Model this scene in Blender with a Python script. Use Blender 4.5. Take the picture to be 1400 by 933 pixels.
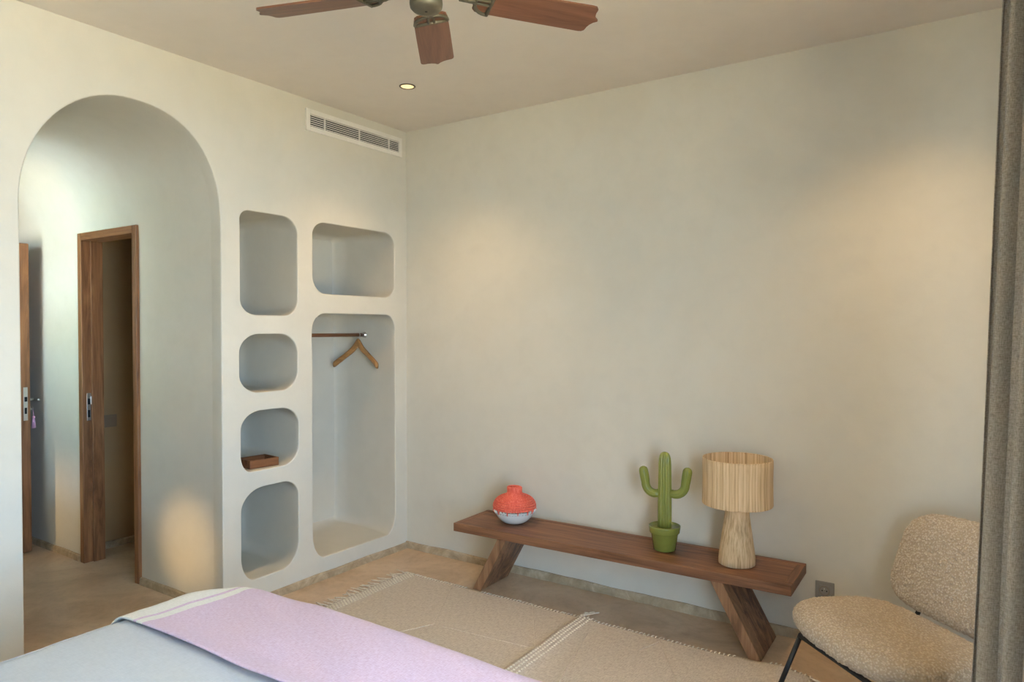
import bpy, bmesh, math, random
from mathutils import Vector, Matrix, noise
from mathutils.geometry import tessellate_polygon

for o in list(bpy.data.objects):
    bpy.data.objects.remove(o, do_unlink=True)
S = bpy.context.scene
COL = S.collection
R = math.radians
PI = math.pi
RNG = random.Random(7)

# ------------------------------------------------------------------ camera
FPX, VPX, HZ = 960.0, 1347.0, 449.5
psi = math.atan((VPX - 700) / FPX)
pit = math.atan((466.5 - HZ) / FPX)
cam = bpy.data.cameras.new('camera')
cam.sensor_width = 36.0
cam.lens = 36.0 * FPX / 1400.0
cam.clip_start = 0.02
camo = bpy.data.objects.new('camera', cam)
COL.objects.link(camo)
camo.location = (3.179, -3.466, 1.456)
camo.rotation_euler = (PI / 2 - pit, 0, psi)
S.camera = camo

# ------------------------------------------------------------------ world, sun, exposure
S.view_settings.view_transform = 'Standard'
S.view_settings.look = 'None'
S.view_settings.gamma = 1.0
S.view_settings.use_curve_mapping = False
S.view_settings.exposure = 2.12

W = bpy.data.worlds.new('world')
S.world = W
W.use_nodes = True
bg = W.node_tree.nodes['Background']
bg.inputs[0].default_value = (0.50, 0.735, 1.0, 1)
bg.inputs[1].default_value = 4.9

sun = bpy.data.lights.new('sun', 'SUN')
sun.energy = 24.0
sun.angle = R(1.0)
sun.color = (1.0, 0.92, 0.78)
suno = bpy.data.objects.new('sun', sun)
COL.objects.link(suno)
suno.rotation_euler = Vector((0.22, -0.35, -0.9)).to_track_quat('-Z', 'Y').to_euler()


def portal(loc, rot, sx, sy):
    l = bpy.data.lights.new('daylight_portal', 'AREA')
    l.shape = 'RECTANGLE'
    l.size, l.size_y = sx, sy
    l.energy = 1.0
    l.cycles.is_portal = True
    o = bpy.data.objects.new('daylight_portal', l)
    COL.objects.link(o)
    o.location = loc
    o.rotation_euler = rot


WY0, WY1, WZ1 = -3.55, -1.65, 2.45          # bedroom window opening on wall_right
portal((3.62, (WY0 + WY1) / 2, WZ1 / 2), (0, R(90), 0), WZ1, WY1 - WY0)
portal((-1.515, -2.42, 1.74), (R(90), 0, 0), 0.87, 1.18)      # courtyard window in the passage


# ------------------------------------------------------------------ materials
class NT:
    def __init__(s, name):
        s.m = bpy.data.materials.new(name)
        s.m.use_nodes = True
        s.t = s.m.node_tree
        s.b = s.t.nodes['Principled BSDF']
        s.tc = s.t.nodes.new('ShaderNodeTexCoord')

    def node(s, kind, **kw):
        n = s.t.nodes.new(kind)
        for k, v in kw.items():
            if isinstance(k, str) and hasattr(n, k):
                setattr(n, k, v)
        return n

    def link(s, a, b):
        s.t.links.new(a, b)

    def mapping(s, scale=(1, 1, 1), src='Object', rot=(0, 0, 0)):
        mp = s.t.nodes.new('ShaderNodeMapping')
        mp.inputs['Scale'].default_value = scale
        mp.inputs['Rotation'].default_value = rot
        s.link(s.tc.outputs[src], mp.inputs['Vector'])
        return mp.outputs['Vector']

    def noise(s, vec, scale, detail=4, rough=0.5, dist=0.0):
        n = s.t.nodes.new('ShaderNodeTexNoise')
        n.inputs['Scale'].default_value = scale
        n.inputs['Detail'].default_value = detail
        n.inputs['Roughness'].default_value = rough
        n.inputs['Distortion'].default_value = dist
        s.link(vec, n.inputs['Vector'])
        return n.outputs['Fac']

    def ramp(s, fac, stops):
        r = s.t.nodes.new('ShaderNodeValToRGB')
        el = r.color_ramp.elements
        while len(el) < len(stops):
            el.new(0.5)
        for e, (p, c) in zip(el, stops):
            e.position = p
            e.color = (*c, 1)
        s.link(fac, r.inputs['Fac'])
        return r.outputs['Color']

    def mix(s, a, b, fac, mode='MIX'):
        n = s.t.nodes.new('ShaderNodeMix')
        n.data_type = 'RGBA'
        n.blend_type = mode
        if isinstance(fac, (int, float)):
            n.inputs[0].default_value = fac
        else:
            s.link(fac, n.inputs[0])
        for v, i in ((a, 6), (b, 7)):
            if isinstance(v, tuple):
                n.inputs[i].default_value = (*v, 1)
            else:
                s.link(v, n.inputs[i])
        return n.outputs[2]

    def math(s, op, a, b):
        n = s.t.nodes.new('ShaderNodeMath')
        n.operation = op
        for v, i in ((a, 0), (b, 1)):
            if isinstance(v, (int, float)):
                n.inputs[i].default_value = v
            else:
                s.link(v, n.inputs[i])
        return n.outputs[0]

    def bump(s, h, strength=0.3, dist=0.002):
        n = s.t.nodes.new('ShaderNodeBump')
        n.inputs['Strength'].default_value = strength
        n.inputs['Distance'].default_value = dist
        s.link(h, n.inputs['Height'])
        s.link(n.outputs['Normal'], s.b.inputs['Normal'])

    def base(s, c):
        if isinstance(c, tuple):
            s.b.inputs['Base Color'].default_value = (*c, 1)
        else:
            s.link(c, s.b.inputs['Base Color'])

    def set(s, **kw):
        for k, v in kw.items():
            s.b.inputs[k.replace('_', ' ')].default_value = v
        return s


def plaster(name, c1, c2, rough=0.62, spec=0.35):
    n = NT(name)
    v = n.mapping()
    big = n.noise(v, 1.1, 7, 0.6, 0.6)
    col = n.ramp(big, [(0.3, c1), (0.7, c2)])
    med = n.noise(v, 9.0, 5, 0.6, 0.4)
    col = n.mix(col, tuple(x * 0.9 for x in c1), n.math('MULTIPLY', n.math('SUBTRACT', med, 0.45), 0.8))
    n.base(col)
    h = n.math('ADD', n.noise(v, 3.0, 6, 0.55), n.math('MULTIPLY', n.noise(v, 38.0, 4, 0.6), 0.12))
    n.bump(h, 0.35, 0.012)
    n.set(Roughness=rough)
    n.b.inputs['Specular IOR Level'].default_value = spec
    return n.m


def concrete(name, c1, c2, c3, rough=0.45, k=1.0):
    n = NT(name)
    v = n.mapping()
    a = n.noise(v, 2.2 * k, 9, 0.65, 1.4)
    col = n.ramp(a, [(0.28, c1), (0.52, c2), (0.75, c3)])
    b = n.noise(v, 30, 6, 0.7)
    col = n.mix(col, tuple(x * 0.72 for x in c1), n.math('MULTIPLY', n.math('SUBTRACT', b, 0.5), 1.3))
    n.base(col)
    n.bump(n.math('ADD', n.noise(v, 5, 6, 0.6), n.math('MULTIPLY', b, 0.2)), 0.25, 0.006)
    n.set(Roughness=rough)
    return n.m


def wood(name, dark, mid, light, axis=0, rough=0.45, fine=1.0, spec=0.4):
    n = NT(name)
    sc = [11.0 * fine] * 3
    sc[axis] = 0.9 * fine
    v = n.mapping(tuple(sc))
    a = n.noise(v, 1.6, 8, 0.62, 1.6)
    col = n.ramp(a, [(0.3, dark), (0.48, mid), (0.7, light)])
    sc2 = [170.0 * fine] * 3
    sc2[axis] = 5.0 * fine
    g = n.noise(n.mapping(tuple(sc2)), 1.0, 3, 0.6)
    col = n.mix(col, tuple(x * 0.55 for x in dark), n.math('MULTIPLY', n.math('SUBTRACT', g, 0.42), 1.0))
    n.base(col)
    n.bump(g, 0.25, 0.0008)
    n.set(Roughness=rough)
    n.b.inputs['Specular IOR Level'].default_value = spec
    return n.m


def plain(name, c, rough=0.5, metal=0.0, var=0.06, scale=20, bump=0.1, spec=0.5):
    n = NT(name)
    v = n.mapping()
    f = n.noise(v, scale, 4, 0.6)
    n.base(n.ramp(f, [(0.3, tuple(x * (1 - var) for x in c)), (0.7, tuple(min(1, x * (1 + var)) for x in c))]))
    if bump:
        n.bump(f, bump, 0.001)
    n.set(Roughness=rough, Metallic=metal)
    n.b.inputs['Specular IOR Level'].default_value = spec
    return n.m


M = {}
M['wall'] = plaster('plaster_cream', (0.605, 0.57, 0.495), (0.665, 0.63, 0.555))
M['ceiling'] = plaster('plaster_ceiling_blush', (0.73, 0.66, 0.59), (0.78, 0.71, 0.64), 0.8, 0.2)
M['ochre'] = plaster('plaster_ochre', (0.34, 0.225, 0.115), (0.39, 0.27, 0.145), 0.7)  # darker and browner than the other walls
M['floor'] = concrete('polished_concrete', (0.40, 0.27, 0.165), (0.57, 0.41, 0.275), (0.70, 0.55, 0.40), 0.34)
M['skirting'] = concrete('cement_skirting', (0.27, 0.20, 0.12), (0.44, 0.34, 0.225), (0.62, 0.51, 0.37), 0.7, 3.5)
M['terrace'] = concrete('terrace_stone', (0.46, 0.36, 0.20), (0.54, 0.43, 0.245), (0.60, 0.48, 0.28), 0.8)
M['paving'] = concrete('pale_courtyard_stone', (0.52, 0.68, 0.88), (0.56, 0.72, 0.92), (0.58, 0.74, 0.94), 0.8)  # tinted blue so the bounce into the passage turns cool
M['hedge'] = concrete('dark_garden_wall', (0.03, 0.06, 0.02), (0.06, 0.11, 0.03), (0.09, 0.15, 0.05), 0.9)  # dark green for the added wall that blocks the sky
M['walnut'] = wood('oiled_walnut', (0.085, 0.034, 0.016), (0.195, 0.085, 0.042), (0.32, 0.155, 0.078), 0)
M['walnut_z'] = wood('oiled_walnut_upright', (0.060, 0.027, 0.014), (0.17, 0.080, 0.042), (0.38, 0.21, 0.115), 2)
M['walnut_sap'] = wood('walnut_sapwood', (0.13, 0.062, 0.030), (0.27, 0.135, 0.066), (0.40, 0.22, 0.115), 2)  # paler tone for the front board of each leg
M['walnut_y'] = wood('oiled_walnut_cross', (0.085, 0.034, 0.016), (0.195, 0.085, 0.042), (0.32, 0.155, 0.078), 1)
M['door_wood'] = wood('brown_door_wood', (0.12, 0.048, 0.018), (0.245, 0.105, 0.042), (0.37, 0.175, 0.072), 2)
M['door_wood_x'] = wood('brown_door_wood_cross', (0.12, 0.048, 0.018), (0.245, 0.105, 0.042), (0.37, 0.175, 0.072), 0)
M['blade'] = wood('fan_blade_wood', (0.10, 0.040, 0.022), (0.165, 0.070, 0.040), (0.22, 0.10, 0.06), 0, 0.38)
M['bronze'] = plain('brushed_bronze', (0.135, 0.115, 0.078), 0.5, 0.55, 0.12, 30)
M['rod_wood'] = wood('rod_wood', (0.12, 0.045, 0.02), (0.20, 0.08, 0.035), (0.27, 0.12, 0.05), 1)
M['beech'] = wood('hanger_beech', (0.30, 0.14, 0.045), (0.42, 0.21, 0.075), (0.52, 0.28, 0.11), 0, 0.35)
M['tray_wood'] = wood('tray_wood', (0.12, 0.045, 0.018), (0.21, 0.085, 0.035), (0.30, 0.13, 0.055), 1)
M['steel'] = plain('satin_steel', (0.62, 0.60, 0.56), 0.32, 1.0, 0.04, 40, 0.03)
M['black_metal'] = plain('black_powder_coat', (0.012, 0.012, 0.013), 0.45, 0.0, 0.2, 60, 0.05)
M['dark'] = plain('dark_void', (0.01, 0.01, 0.01), 0.9, 0, 0.1, 10, 0)
M['vent'] = plain('vent_paint', (0.74, 0.71, 0.66), 0.45, 0, 0.03, 30, 0.02)
M['outlet'] = plain('grey_plastic', (0.27, 0.26, 0.24), 0.4, 0, 0.03, 50, 0.02)
M['switch'] = plain('taupe_plastic', (0.24, 0.18, 0.12), 0.45, 0, 0.03, 50, 0.02)
M['green'] = plain('green_glaze', (0.205, 0.225, 0.048), 0.16, 0, 0.10, 9, 0.02, 0.6)
M['white_glaze'] = plain('white_glaze', (0.72, 0.74, 0.74), 0.2, 0, 0.02, 12, 0.02)
M['trim_white'] = plain('white_ring', (0.55, 0.52, 0.44), 0.4, 0, 0.02, 20, 0.0)


def mk_emit(name, c, st):
    n = NT(name)
    n.base((0.8, 0.75, 0.6))
    n.b.inputs['Emission Color'].default_value = (*c, 1)
    n.b.inputs['Emission Strength'].default_value = st
    return n.m


M['lamp_glow'] = mk_emit('warm_lamp_glow', (1.0, 0.68, 0.27), 0.30)


def mk_coral():
    n = NT('coral_raffia')
    v = n.mapping((1, 1, 1))
    a = n.noise(n.mapping((160, 160, 40)), 1, 3, 0.6)
    n.base(n.ramp(a, [(0.30, (0.66, 0.085, 0.055)), (0.55, (0.80, 0.145, 0.095)), (0.80, (0.88, 0.34, 0.25))]))
    n.bump(a, 0.5, 0.0015)
    n.set(Roughness=0.6)
    return n.m


M['coral'] = mk_coral()


def mk_raffia():
    n = NT('straw_raffia')
    a = n.noise(n.mapping((130, 130, 0.5)), 1, 3, 0.6)
    n.base(n.ramp(a, [(0.28, (0.36, 0.22, 0.105)), (0.5, (0.62, 0.44, 0.255)), (0.72, (0.74, 0.57, 0.37))]))
    n.bump(a, 0.6, 0.002)
    n.set(Roughness=0.65)
    return n.m


M['raffia'] = mk_raffia()


def mk_boucle():
    n = NT('cream_boucle')
    v = n.mapping()
    vo = n.node('ShaderNodeTexVoronoi')
    vo.inputs['Scale'].default_value = 120
    n.link(v, vo.inputs['Vector'])
    d = vo.outputs['Distance']
    b = n.noise(v, 70, 4, 0.7, 1.5)
    h = n.math('SUBTRACT', b, n.math('MULTIPLY', d, 0.9))
    n.base(n.ramp(h, [(0.0, (0.50, 0.40, 0.295)), (0.25, (0.64, 0.545, 0.435)), (0.6, (0.74, 0.66, 0.55))]))
    n.bump(h, 0.9, 0.005)
    n.set(Roughness=0.95)
    n.b.inputs['Specular IOR Level'].default_value = 0.1
    n.b.inputs['Sheen Weight'].default_value = 0.25
    return n.m


M['boucle'] = mk_boucle()


def fabric(name, c1, c2, su, sv, src='UV', bump=0.4, sheen=0.1, dist=0.001, rough=0.9):
    n = NT(name)
    a = n.noise(n.mapping((su, sv * 0.2, 1), src), 1, 3, 0.6)
    b = n.noise(n.mapping((su * 0.2, sv, 1), src), 1, 3, 0.6)
    w = n.math('MULTIPLY', n.math('ADD', a, b), 0.5)
    n.base(n.ramp(w, [(0.36, c1), (0.62, c2)]))
    n.bump(w, bump, dist)
    n.set(Roughness=rough)
    n.b.inputs['Specular IOR Level'].default_value = 0.15
    n.b.inputs['Sheen Weight'].default_value = sheen
    return n.m


M['linen'] = fabric('grey_linen', (0.23, 0.20, 0.165), (0.45, 0.41, 0.36), 420, 420, bump=0.6)
M['rug'] = fabric('oat_wool_rug', (0.42, 0.355, 0.295), (0.63, 0.555, 0.475), 190, 210, 'Object', 0.7, 0.1, 0.003)
M['rug_cord'] = fabric('pale_wool_cord', (0.58, 0.51, 0.42), (0.74, 0.67, 0.58), 200, 200, 'Object', 0.4)
M['rug_line'] = fabric('rug_relief_cord', (0.47, 0.40, 0.335), (0.66, 0.585, 0.505), 200, 200, 'Object', 0.4)
M['duvet'] = fabric('white_cotton', (0.49, 0.52, 0.57), (0.55, 0.58, 0.63), 260, 260, 'Object', 0.1)
M['mattress'] = fabric('mattress_ticking', (0.6, 0.6, 0.58), (0.68, 0.68, 0.66), 150, 150, 'Object', 0.2)


def mk_throw():
    """pink woven throw; pale stripes are woven into the ends (UV.x in metres along the throw)."""
    n = NT('pink_throw')
    sep = n.node('ShaderNodeSeparateXYZ')
    n.link(n.tc.outputs['UV'], sep.inputs[0])
    u = sep.outputs[0]
    a = n.noise(n.mapping((300, 70, 1), 'UV'), 1, 3, 0.6)
    b = n.noise(n.mapping((70, 300, 1), 'UV'), 1, 3, 0.6)
    w = n.math('MULTIPLY', n.math('ADD', a, b), 0.5)
    pink = n.ramp(w, [(0.36, (0.55, 0.39, 0.52)), (0.62, (0.68, 0.55, 0.70))])
    pale = n.ramp(w, [(0.36, (0.66, 0.65, 0.61)), (0.62, (0.78, 0.77, 0.74))])

    def band(x0, x1):
        return n.math('MULTIPLY', n.math('GREATER_THAN', u, x0), n.math('LESS_THAN', u, x1))
    f = None
    for x0, x1 in THROW_PALE:
        g = band(x0, x1)
        f = g if f is None else n.math('MAXIMUM', f, g)
    n.base(n.mix(pink, pale, f))
    n.bump(w, 0.5, 0.0015)
    n.set(Roughness=0.95)
    n.b.inputs['Specular IOR Level'].default_value = 0.1
    n.b.inputs['Sheen Weight'].default_value = 0.15
    return n.m


# ------------------------------------------------------------------ mesh helpers
def link(o, parent=None):
    COL.objects.link(o)
    if parent is not None:
        o.parent = parent
    return o


def mesh(name, verts, faces, mat, parent=None, smooth=False, uv=None, loc=None, rot=None):
    me = bpy.data.meshes.new(name)
    me.from_pydata([tuple(v) for v in verts], [], faces)
    me.materials.append(M[mat] if isinstance(mat, str) else mat)
    if smooth:
        me.polygons.foreach_set('use_smooth', [True] * len(me.polygons))
    if uv is not None:
        ul = me.uv_layers.new(name='UVMap')
        vi = [0] * len(me.loops)
        me.loops.foreach_get('vertex_index', vi)
        flat = []
        for i in vi:
            flat += uv[i]
        ul.data.foreach_set('uv', flat)
    me.update()
    o = bpy.data.objects.new(name, me)
    if loc is not None:
        o.location = loc
    if rot is not None:
        o.rotation_euler = rot
    return link(o, parent)


def thing(name, label, cat, loc=(0, 0, 0), rotz=0, group=None):
    o = bpy.data.objects.new(name, None)
    o.empty_display_size = 0.1
    o.location = loc
    o.rotation_euler = (0, 0, rotz)
    return tag(link(o), label, cat, group)


def tag(o, label, cat, group=None):
    o['label'] = label
    o['category'] = cat
    if group:
        o['group'] = group
    return o


def struct(o, label=None):
    o['kind'] = 'structure'
    if label:
        o['label'] = label
        o['category'] = o.name.split('_')[0]
    return o


class MB:
    def __init__(s):
        s.v, s.f = [], []

    def add(s, v, f):
        k = len(s.v)
        s.v += [tuple(p) for p in v]
        s.f += [tuple(i + k for i in q) for q in f]
        return s

    def box(s, x0, x1, y0, y1, z0, z1, bev=0.0, mtx=None):
        bm = bmesh.new()
        bmesh.ops.create_cube(bm, size=1)
        bmesh.ops.scale(bm, vec=(x1 - x0, y1 - y0, z1 - z0), verts=bm.verts)
        if bev > 0:
            bmesh.ops.bevel(bm, geom=list(bm.edges), offset=bev, segments=2, profile=0.5, affect='EDGES')
        T = Matrix.Translation(((x0 + x1) / 2, (y0 + y1) / 2, (z0 + z1) / 2))
        if mtx is not None:
            T = mtx @ T
        bm.verts.index_update()
        s.add([T @ v.co for v in bm.verts], [[v.index for v in f.verts] for f in bm.faces])
        bm.free()
        return s

    def tube(s, pts, rad, seg=10, caps=True, closed=False, rfun=None):
        pts = [Vector(p) for p in pts]
        n = len(pts)
        rs = rad if isinstance(rad, (list, tuple)) else [rad] * n
        V, F = [], []
        up = None
        for i, p in enumerate(pts):
            if closed:
                t = pts[(i + 1) % n] - pts[i - 1]
            else:
                t = pts[min(i + 1, n - 1)] - pts[max(i - 1, 0)]
            t.normalize()
            if up is None:
                up = Vector((0, 0, 1)) if abs(t.z) < 0.9 else Vector((1, 0, 0))
            a = (up - t * up.dot(t)).normalized()
            up = a
            b = t.cross(a)
            for k in range(seg):
                th = 2 * PI * k / seg
                r = rs[i] * (rfun(th, i) if rfun else 1)
                V.append(p + a * (r * math.cos(th)) + b * (r * math.sin(th)))
        m = n if closed else n - 1
        for i in range(m):
            j = (i + 1) % n
            for k in range(seg):
                l = (k + 1) % seg
                F.append((i * seg + k, i * seg + l, j * seg + l, j * seg + k))
        if caps and not closed:
            F.append(tuple(range(seg - 1, -1, -1)))
            F.append(tuple((n - 1) * seg + k for k in range(seg)))
        return s.add(V, F)

    def lathe(s, prof, seg=48, rfun=None, cap0=True, cap1=True, c=(0, 0, 0)):
        V, F = [], []
        for i, (r, z) in enumerate(prof):
            for k in range(seg):
                th = 2 * PI * k / seg
                q = r * (rfun(th, i) if rfun else 1)
                V.append((c[0] + q * math.cos(th), c[1] + q * math.sin(th), c[2] + z))
        for i in range(len(prof) - 1):
            for k in range(seg):
                l = (k + 1) % seg
                F.append((i * seg + k, i * seg + l, (i + 1) * seg + l, (i + 1) * seg + k))
        if cap0:
            F.append(tuple(range(seg - 1, -1, -1)))
        if cap1:
            F.append(tuple((len(prof) - 1) * seg + k for k in range(seg)))
        return s.add(V, F)

    def prism(s, outline, z0, z1, mtx=None):
        n = len(outline)
        V = [Vector((x, y, z0)) for x, y in outline] + [Vector((x, y, z1)) for x, y in outline]
        if mtx is not None:
            V = [mtx @ v for v in V]
        F = [tuple(range(n - 1, -1, -1)), tuple(range(n, 2 * n))]
        F += [(i, (i + 1) % n, n + (i + 1) % n, n + i) for i in range(n)]
        return s.add(V, F)

    def build(s, name, mat, parent=None, smooth=False, **kw):
        return mesh(name, s.v, s.f, mat, parent, smooth, **kw)


def soft(o, ang=40):
    """smooth shading with hard edges kept sharp"""
    me = o.data
    bm = bmesh.new()
    bm.from_mesh(me)
    for f in bm.faces:
        f.smooth = True
    for e in bm.edges:
        if len(e.link_faces) == 2 and e.calc_face_angle(0) > R(ang):
            e.smooth = False
    bm.to_mesh(me)
    bm.free()
    return o


def bx(name, x0, x1, y0, y1, z0, z1, mat, parent=None, bev=0.0, **kw):
    return MB().box(x0, x1, y0, y1, z0, z1, bev).build(name, mat, parent, **kw)


# ------------------------------------------------------------------ room shell
H = 2.75
XR = 3.55           # window wall
YF = -4.30          # wall behind the bed head
T = 0.22
HR = -1.345         # passage right wall plane
HL = -2.245         # passage left wall plane
HX = -2.90          # passage end

struct(bx('floor', HX - 0.3, XR + 0.3, YF - 0.3, 0.6, -0.12, 0.0, 'floor'), 'tan polished concrete floor with cloudy brown mottling')
struct(bx('ceiling', -0.001, XR + 0.3, YF - 0.3, 0.2, H, H + 0.2, 'ceiling'), 'blush beige plaster ceiling with soft trowel marks')
struct(bx('wall_back', -0.9, XR + T, 0.0, T, 0, H, 'wall'), 'long cream plaster wall behind the low bench')
struct(bx('wall_front', -T, XR + T, YF - T, YF, 0, H, 'wall'), 'cream plaster wall at the head of the bed')

wr = MB()
wr.box(XR, XR + T, WY1, T, 0, H).box(XR, XR + T, YF - T, WY0, 0, H).box(XR, XR + T, WY0, WY1, WZ1, H)
wr = struct(wr.build('wall_right', 'wall'), 'plaster wall with wide terrace opening beside the grey curtain')
wf = MB()
wf.box(XR + .06, XR + .12, WY0, WY0 + .05, 0, WZ1).box(XR + .06, XR + .12, WY1 - .05, WY1, 0, WZ1).box(XR + .06, XR + .12, WY0, WY1, WZ1 - .05, WZ1)
struct(wf.build('window_1', 'door_wood'), 'brown wooden frame around the open terrace window')

# outside
struct(bx('ground', -14, 16, -16, 14, -0.4, -0.13, 'terrace'), 'pale stone terrace outside the window')
struct(bx('roof', -0.3, XR + 2.2, YF - 0.4, 1.2, H + 0.21, H + 0.4, 'wall'), 'flat plaster roof slab, overhang extended to cut sky light')  # overhang past the window lengthened to dim the bed and floor


# --- left wall with arch and niches
def corner_outline(y0, y1, z0, z1, rad, off=0.0, seg=10, pw=2.0):
    """rounded quadrilateral in (y,z); rad = (bl, br, tr, tl) as (ry, rz)"""
    y0, y1, z0, z1 = y0 - off, y1 + off, z0 - off, z1 + off
    P = []
    for (cy, cz, sy, sz, (ry, rz), a0) in ((y0, z0, 1, 1, rad[0], 180), (y1, z0, -1, 1, rad[1], 270),
                                           (y1, z1, -1, -1, rad[2], 0), (y0, z1, 1, -1, rad[3], 90)):
        ry, rz = ry + off, rz + off
        oy, oz = cy + sy * ry, cz + sz * rz
        for k in range(seg + 1):
            a = R(a0 + 90 * k / seg)
            c, s_ = math.cos(a), math.sin(a)
            P.append((oy + ry * math.copysign(abs(c) ** (2 / pw), c), oz + rz * math.copysign(abs(s_) ** (2 / pw), s_)))
    return P


ARC_Y0, ARC_Y1, ARC_S, ARC_T = -2.243, -1.358, 1.965, 2.487


def arch_outline(off=0.0, n=40, y0=ARC_Y0, y1=ARC_Y1):
    yc = (y0 + y1) / 2
    a = (y1 - y0) / 2 + off
    b = ARC_T - ARC_S + off
    P = [(yc - a, 0.0)]
    for k in range(n + 1):
        th = PI - PI * k / n
        c, s_ = math.cos(th), math.sin(th)
        e = 2.0 if c < 0 else 2.35
        P.append((yc + a * math.copysign(abs(c) ** (2 / e), c), ARC_S + b * abs(s_) ** (2 / e)))
    P.append((yc + a, 0.0))
    return P


NICHES = [  # y0,y1,z0,z1, radii(bl,br,tr,tl), depth
    (-1.249, -0.886, 1.527, 2.070, ((.10, .08), (.09, .09), (.10, .09), (.055, .05)), 0.60),
    (-0.779, -0.113, 1.656, 2.068, ((.10, .10), (.09, .08), (.09, .08), (.09, .08)), 0.58),
    (-0.785, -0.109, 0.126, 1.543, ((.09, .15), (.08, .13), (.08, .10), (.10, .10)), 0.57),
    (-1.257, -0.888, 1.119, 1.427, ((.12, .10), (.11, .11), (.12, .11), (.12, .10)), 0.60),
    (-1.250, -0.883, 0.706, 1.022, ((.06, .09), (.11, .11), (.12, .10), (.12, .095)), 0.60),
    (-1.251, -0.887, 0.135, 0.615, ((.08, .13), (.12, .14), (.10, .09), (.14, .115)), 0.60)]
RO = 0.006

outer = [(YF, 0.0)] + arch_outline(RO) + [(0.0, 0.0), (0.0, H), (YF, H)]
loops = [outer] + [corner_outline(*n[:4], n[4], RO) for n in NICHES]
vl = [[Vector((0, y, z)) for y, z in L] for L in loops]
tris = tessellate_polygon(vl)
allv = [v for L in vl for v in L]
faces = []
for t in tris:
    a, b, c = (allv[i] for i in t)
    nx = (b - a).cross(c - a).x
    faces.append(tuple(t) if nx > 0 else (t[0], t[2], t[1]))
wl = struct(mesh('wall_left', allv, faces, 'wall'), 'cream plaster wall with arched passage and rounded niches')


def loft(name, rings, mat, parent, cap=True, smooth=True, closed=True):
    n = len(rings[0])
    V = [p for r in rings for p in r]
    F = []
    for i in range(len(rings) - 1):
        for k in range(n if closed else n - 1):
            l = (k + 1) % n
            F.append((i * n + k, (i + 1) * n + k, (i + 1) * n + l, i * n + l))
    if cap:
        F.append(tuple((len(rings) - 1) * n + k for k in range(n)))
    return mesh(name, V, F, mat, parent, smooth)


for (y0, y1, z0, z1, rad, dep) in NICHES:
    rings = []
    for k in range(6):
        a = R(90 * k / 5)
        rings.append([(-RO * (1 - math.cos(a)), y, z) for y, z in corner_outline(y0, y1, z0, z1, rad, RO * (1 - math.sin(a)))])
    for fr in (0.06, 0.15, 0.3, 0.5, 0.75, 0.97, 1.0):
        k = 1 - 0.55 * min(1, fr * 2.2)
        sh = -0.02 if fr >= 1.0 else 0.0
        g = 0.012 * min(1, fr * 4)
        rd = tuple((r[0] * k, r[1] * k) for r in rad)
        rings.append([(-RO - (dep - RO) * fr, y, z) for y, z in corner_outline(y0 - 0.0, y1 + g, z0 - 0.002, z1 + g, rd, sh)])
    o = loft('niche', rings, 'wall', wl)
    soft(o, 50)

# --- passage behind the arch
ar = []
for k in range(6):
    a = R(90 * k / 5)
    ar.append([(-RO * (1 - math.cos(a)), y, z) for y, z in arch_outline(RO * (1 - math.sin(a)))])
ar.append([(-0.10, y, z) for y, z in arch_outline(0, y1=HR)])
loft('arch_reveal', ar, 'wall', wl, cap=False, closed=False)
ZS = 2.075
vault = [p for p in arch_outline(0, 60, HL, HR) if p[1] >= ARC_S - .001]
V, F = [], []
BX0, BX1, BZ0, BZ1 = -1.95, -1.08, 1.15, 2.33    # courtyard window in the passage left wall, its head cuts into the vault
xs = [-0.10, -0.35, -0.6, -0.815, -0.95, BX1, -1.25, -1.35, -1.458, -1.6, -1.8, BX0, -2.4, -2.7, HX]
for x in xs:
    V += [(x, y, z) for y, z in vault]
n = len(vault)
for i in range(len(xs) - 1):
    for k in range(n - 1):
        if BX0 - .01 < xs[i + 1] and xs[i] < BX1 + .01 and vault[k][0] < -1.9 and vault[k + 1][1] <= BZ1:
            continue
        if xs[i] < -0.80 and xs[i + 1] > -1.47 and vault[k][0] > -1.6 and vault[k + 1][1] < 2.02:
            continue
        F.append((i * n + k, (i + 1) * n + k, (i + 1) * n + k + 1, i * n + k + 1))
V2 = [(x, y, z) for x, y, z in V]
struct(mesh('ceiling_passage', V2, F, 'wall', smooth=True), 'barrel vaulted plaster ceiling of the arched passage')
# outer lid keeps daylight out above the vault
struct(bx('porch_roof', -7.0, -0.3, -3.5, HL - 0.15, 2.42, 2.58, 'wall'), 'unseen slab added to block sky light over the courtyard')  # unseen, put in so little sky reaches the passage
struct(bx('ceiling_passage_slab', HX - 0.3, -0.002, HL - 0.3, 1.2, 2.70, 2.75 + 0.2, 'wall'), 'plaster slab above the passage vault')

DX0, DX1, DZ = -1.478, -0.795, 2.042      # outer size of inner door frame on passage right wall
m = MB()
m.box(DX1 - 0.02, -0.10, HR, HR + 0.05, 0, ZS)
m.box(HX, DX0 + 0.02, HR, HR + 0.105, 0, ZS)
m.box(DX0 + 0.02, DX1 - 0.02, HR, HR + 0.105, DZ - 0.02, ZS)
struct(m.build('wall_passage_right', 'wall'), 'plaster side wall of the passage with brown door frame')
m = MB()
m.box(BX1, -0.10, HL - 0.15, HL, 0, ZS).box(HX, BX0, HL - 0.15, HL, 0, ZS).box(HX, BX0, HL - 0.15, HL - 0.1, ZS, 2.7).box(BX1, -0.05, HL - 0.15, HL - 0.1, ZS, 2.7).box(BX0, BX1, HL - 0.15, HL - 0.1, BZ1, 2.7).box(BX0, BX1, HL - 0.15, HL, 0, BZ0)
struct(m.build('wall_passage_left', 'wall'), 'plaster side wall of the passage opposite the door frame')
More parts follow.
